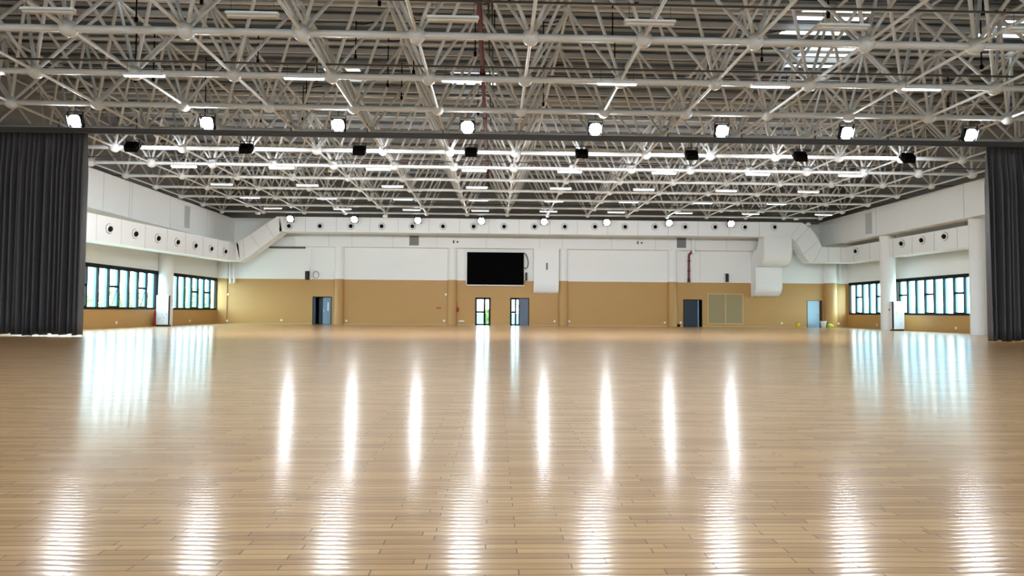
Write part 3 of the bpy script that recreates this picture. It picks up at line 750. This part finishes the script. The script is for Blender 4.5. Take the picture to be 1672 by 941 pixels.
pipe_w('drain_pipe', [(382.5, 426), (382.5, 463)], .09, 'plastic', 'white drain pipe nearer the blue double door, inner of the pair', d=.25)
for x in (376, 382.5):
    pass
pipe_w('drain_pipe', [(1363.5, 431), (1363.5, 460)], .09, 'plastic', 'white drain pipe nearer the pale blue door', d=.3)
pipe_w('drain_pipe', [(1371.5, 431), (1371.5, 460)], .09, 'plastic', 'white drain pipe nearer the short dark framed window', d=.3)
pipe_w('riser_pipe', [(508, 405), (508, 457)], .055, 'plastic', 'thin white riser pipe beside the speaker over the double door')
pipe_w('riser_pipe', [(1132, 389), (1132, 414)], .11, 'plastic', 'short white pipe dropping in front of the boxed beam', d=.55)
pipe_w('riser_pipe', [(1143.5, 411), (1143.5, 461)], .045, 'plastic', 'thin white riser pipe beside the red fire pipe')
t = thing('fire_pipe', 'dark red fire pipe bending down the wall above the navy door', 'pipe', (0, 0, 0))
P = [W(1131, 408, .3), W(1129, 412, .3), W(1126, 415, .2), W(1125, 418, .15), W(1125, 459, .15)]
MB().path(P, .09, 10).build('pipe_run', 'dark_red', t)
q = MB().tube(W(1125, 425, .15), W(1125, 427.5, .15), .115, 10).tube(W(1125, 441, .15), W(1125, 444, .15), .11, 10).tube(W(1125, 455, .15), W(1125, 461, .15), .115, 10)
q.build('pipe_coupling', 'black', t)
# coil of cable, round plates, red fittings, sockets
c = W(516, 449, .05); tag(MB().path([c+Vector((.22*math.cos(a), 0, .28*math.sin(a))) for a in [2*math.pi*k/24 for k in range(25)]], .02, 6).build('cable_coil', 'grille'), 'grey cable coil hung beside the white riser pipe', 'cable')
t = thing('red_pouch', 'red pouch hanging by a cord on the pilaster', 'pouch', W(747, 506, .1))
MB().ball((0, 0, 0), .15, 12, 8, 0, (.9, .6, 1.15)).tube((0, 0, .12), (0, 0, .24), .06, 8, 0, .03).build('pouch_body', 'red', t)
MB().path([Vector((0, 0, .2)), Vector((-.05, 0, .5)), Vector((-.1, 0, .72))], .015, 6).path([Vector((0, 0, -.15)), Vector((.03, 0, -.3)), Vector((-.02, 0, -.45))], .012, 6).build('cord', 'dark_grey', t)
for k, x in enumerate((714.5, 718.5)):
    p = W(x, 503); o = MB().bbox(-.06, .06, -.05, 0, -.06, .06, .012).ball((0, -.05, 0), .025, 8, 5).build('call_point', 'red'); o.location = (p.x, YB, p.z)
    tag(o, 'small red call point on the tan wall, %s the pilaster' % ('further from' if k == 0 else 'nearer to'), 'call point')
def make_socket():
    t = thing('wall_socket', '', 'socket')
    MB().bbox(-.075, .075, -.02, 0, -.075, .075, .01).build('plate', 'plastic', t)
    MB().box(-.03, .03, -.028, -.02, -.03, .03).build('outlet', 'plastic', t)
    return t
sk = make_socket()
SK = [((459.5, 523), 'white socket low on the tan wall between corner pilaster and blue double door'), ((565.5, 524), 'white socket low beside the pilaster next to the blue double door'),
      ((725, 524), 'white socket low beside the pilaster with the red pouch'), ((728, 481), 'white switch high beside the pilaster with the red pouch'),
      ((905.5, 525), 'white socket low below the flat drop duct'), ((929.5, 525), 'white socket low just past the pilaster below the flat drop duct'),
      ((1085.5, 527), 'white socket low before the pilaster by the navy door'), ((1111.5, 527), 'white socket low between that pilaster and the navy door'),
      ((1276.5, 528), 'white socket low below the S-shaped drop duct'), ((1363.5, 528.5), 'white socket low on the corner pilaster beside the pale blue door'),
      ((373, 481), 'white switch on the flat corner pilaster'), ((371.5, 524), 'white socket low on the flat corner pilaster')]
for k, (q, lab) in enumerate(SK):
    p = W(*q); dd = .36 if q[0] in (1363.5,) else (.07 if q[0] < 375 else 0)
    if q[0] == 1363.5: dd = .5
    place(sk, k == 0, (p.x, YB-dd, p.z), lab, 'wall sockets')
for q, X, sgn, lab in (((190, 527), XL, 1, 'white socket below the long window by the curtain'), ((310, 524), XL, 1, 'white socket below the shorter greenery window'),
                       ((1432, 531), XR, -1, 'white socket below the short window near the pale blue door'), ((1475, 534), XR, -1, 'white socket beside the cabinet below the long window'),
                       ((1561, 536), XR, -1, 'white socket below the long window, near the last round column')):
    p = atX(*q, X); o = place(sk, False, (X, p.y, p.z), lab, 'wall sockets'); o.rotation_euler.z = math.pi/2*sgn
p = W(750, 524.5); o = MB().bbox(-.22, .22, -.05, 0, -.05, .05, .012).box(-.2, .2, -.055, -.05, -.035, .035).build('socket_strip', 'plastic'); o.location = (p.x+.17, YB, p.z); tag(o, 'wide white socket strip low beside the red pouch', 'socket')
p = W(1107, 531); o = MB().bbox(-.1, .1, -.18, 0, 0, .2, .03).build('floor_box', 'matte_black'); o.location = (bx(1107.5), YB-.02, 0); tag(o, 'small black box on the floor beside the navy door', 'box')

# things on the floor along the end wall
t = thing('floor_cone', 'small yellow bucket standing under the S-shaped duct', 'bucket', (bx(1297), YB-.5, 0))
MB().lathe([(.0, 0), (.13, 0), (.17, .2), (.19, .32), (.15, .34), (.0, .34)], None, 16).build('bucket_body', 'yellow', t)
MB().path([Vector((.18*math.cos(a), 0, .3+.12*math.sin(a))) for a in [math.pi*k/8 for k in range(9)]], .012, 6).build('handle', 'dark_grey', t)
t.name = 'bucket'
t = thing('waste_bin', 'translucent white waste bin beside the pale blue door', 'bin', (bx(1339.5)-.1, YB-.6, 0))
MB().lathe([(0, .01), (.17, 0), (.24, .5), (.25, .52), (.225, .5), (.16, .03), (0, .03)], None, 18).build('bin_body', 'bin', t)
MB().lathe([(.242, .47), (.265, .49), (.265, .53), (.24, .53)], None, 18).build('bin_rim', 'plastic', t)
b = MB().ball((0, 0, .17), .2, 14, 9, 0, (1.1, .8, .85)).ball((.2, .02, .12), .13, 12, 8, 1, (1, .8, .9)).tube((-.05, 0, .3), (-.02, 0, .4), .05, 8, 0, .08)
o = b.build('tied_bag', ['lime', 'yellow']); o.location = (bx(1348.5)-.1, YB-.75, 0); tag(o, 'lime and yellow bag lying between white bin and corner pilaster', 'bag')

# standing air conditioners at the columns
def cabinet(cx, cy_, w, h, d, rot, label, strip):
    t = thing('standing_air_conditioner', label, 'air conditioner', (cx, cy_, 0)); t.rotation_euler.z = rot
    MB().bbox(-w/2, w/2, -d/2, d/2, .1, h, .02).build('cabinet_body', 'cabinet_side', t)
    fpan = MB().bbox(-w/2+.02, w/2-.02, -d/2-.02, -d/2, .12, .9, .008).bbox(-w/2+.02, w/2-.02, -d/2-.02, -d/2, .93, h-.02, .008)
    fp = fpan.build('front_panel', 'cabinet', t)
    k = MB(); r = random.Random(int(cx*10))
    for i in range(12): k.bbox(-.003+(a := r.uniform(-w/2+.1, w/2-.12)), a+.05, -d/2-.026, -d/2-.02, (z := r.uniform(.3, h-.2)), z+.035, .003)
    k.build('sticker', 'grille', fp)
    MB().box(*strip, -d/2-.03, -d/2+.02, .12, h-.03).build('side_strip', 'matte_black', t)
    MB().box(-w/2+.03, w/2-.03, -d/2+.03, d/2-.03, 0, .1).build('plinth', 'black', t)
    return t
cabinet(-21.0+.02, 40.2, .78, 1.98, .42, .0, 'pale standing air conditioner at the foot of the column between greenery windows', (.405, .46))
cabinet(27.05, 41.2, .74, 1.98, .42, 0, 'pale standing air conditioner at the foot of the far round column', (-.46, -.395))
o = MB().bbox(-.04, .04, -.16, .16, 0, 1.02, .02).tube((0, 0, 1.02), (0, 0, 1.1), .03, 8).build('extinguisher_box', 'red'); o.location = (-21.45, 40.1, 0)
tag(o, 'narrow red fire box standing behind the air conditioner by the greenery windows', 'fire box')
for (x, y, rr, lab) in ((1445.5, 506, 0, 'small dark switch on the far round white column'),):
    o = MB().bbox(-.05, .05, -.04, .02, -.07, .07, .01).build('column_switch', 'dark_grey'); o.location = (RC[0][0]-.2, RC[0][1]-.44, atY(1445, 506, 41.5).z); tag(o, lab, 'switch')
o = MB().bbox(-.04, .04, -.03, .02, -.05, .05, .01).build('column_switch', 'dark_grey'); o.location = (LCX+.28, LCY-.39, 1.5); tag(o, 'small dark switch on the column between greenery windows', 'switch')

# ------------------------------------------------------------------ outside
g = MB().box(-140, 140, -80, 200, -.62, -.6).build('ground', 'grass'); struct(g, 'paved ground outside')
def tree(x, y, h, r, label, seed):
    rnd = random.Random(seed); t = thing('tree', label, 'tree', (x, y, -.6), 'trees outside the windows')
    tr_ = MB().tube((0, 0, 0), (.1, .05, h*.55), .13, 8, 0, .08)
    for k in range(5): a = rnd.uniform(0, 6.28); tr_.tube((.05, .02, h*.4), (r*.5*math.cos(a), r*.5*math.sin(a), h*.75), .05, 6, 0, .02)
    tr_.build('trunk', 'bark', t)
    c = MB()
    for k in range(900):
        d = Vector((rnd.gauss(0, 1), rnd.gauss(0, 1), rnd.gauss(0, 1))).normalized()*rnd.uniform(.45, 1)**.6
        p = Vector((d.x*r, d.y*r, h*.62+d.z*h*.38)); s_ = rnd.uniform(.12, .26)
        a = Vector((rnd.uniform(-1, 1), rnd.uniform(-1, 1), rnd.uniform(-1, 1))).normalized()*s_; b = a.cross(Vector((rnd.uniform(-1, 1), rnd.uniform(-1, 1), .3))).normalized()*s_*.6
        c.add([p-a, p+b, p+a, p-b], [(0, 1, 2, 3)])
    c.build('crown', 'leaf', t)
tree(-33, 45, 3.0, 1.9, 'low green tree outside the long window, nearest the curtain', 1)
tree(-36, 53, 3.2, 2.2, 'low green tree outside the long window, second from the curtain', 2)
tree(-34, 60, 3.4, 2.0, 'low green tree outside the long window, beside the round column', 3)
tree(-31, 66, 3.3, 2.1, 'low green tree outside the shorter greenery window', 4)
tree(-36, 76, 4.4, 2.6, 'taller green tree outside the shorter greenery window', 5)
tree(-40, 66, 3.6, 2.4, 'green tree further off behind the low trees', 6)
def building(cx, cy_, w, d, h, rot, label, m2, bands):
    t = thing('building', label, 'building', (cx, cy_, -.6)); t.rotation_euler.z = rot
    MB().box(-w/2, w/2, -d/2, d/2, 0, h).build('wall', 'facade', t)
    MB().box(-w/2-.3, w/2+.3, -d/2-.3, d/2+.3, h, h+.4).build('roof', 'facade', t)
    for k in range(bands):
        x = -w/2+(k+.5)*w/bands
        f = MB()
        for z in range(int(h//3.2)): f.box(x-w/bands*.25, x+w/bands*.25, -d/2-.05, -d/2, z*3.2+.9, z*3.2+2.7)
        f.build('window', m2, t)
building(-62, 74, 24, 10, 11, math.radians(60), 'pale building beyond the trees', 'facade_blue', 7)
building(62, 78, 44, 12, 14, math.radians(-62), 'pale building with blue glass beyond the round columns', 'facade_blue', 14)
t = thing('hoarding', 'blue hoarding fence outside the glazed doors', 'fence', (.5, 60, -.6))
MB().box(-9, 9, -.05, .05, 0, 1.5).build('fence_panel', 'fence_blue', t)
for k in range(7): MB().tube((-9+3*k, -.08, 0), (-9+3*k, -.08, 1.6), .04, 8).build('post', 'plastic', t)
tree(-.63, 58.5, 1.9, .34, 'small shrub outside the glazed door under the screen', 9)
MB_ = None

# ------------------------------------------------------------------ world and view
w = bpy.data.worlds.new('sky'); S.world = w; w.use_nodes = True
bg = w.node_tree.nodes['Background']; bg.inputs['Color'].default_value = (.80, .95, 1, 1); bg.inputs['Strength'].default_value = 8.5
S.view_settings.view_transform = 'Standard'; S.view_settings.look = 'None'; S.view_settings.gamma = 1; S.view_settings.use_curve_mapping = False
S.view_settings.exposure = 1.32
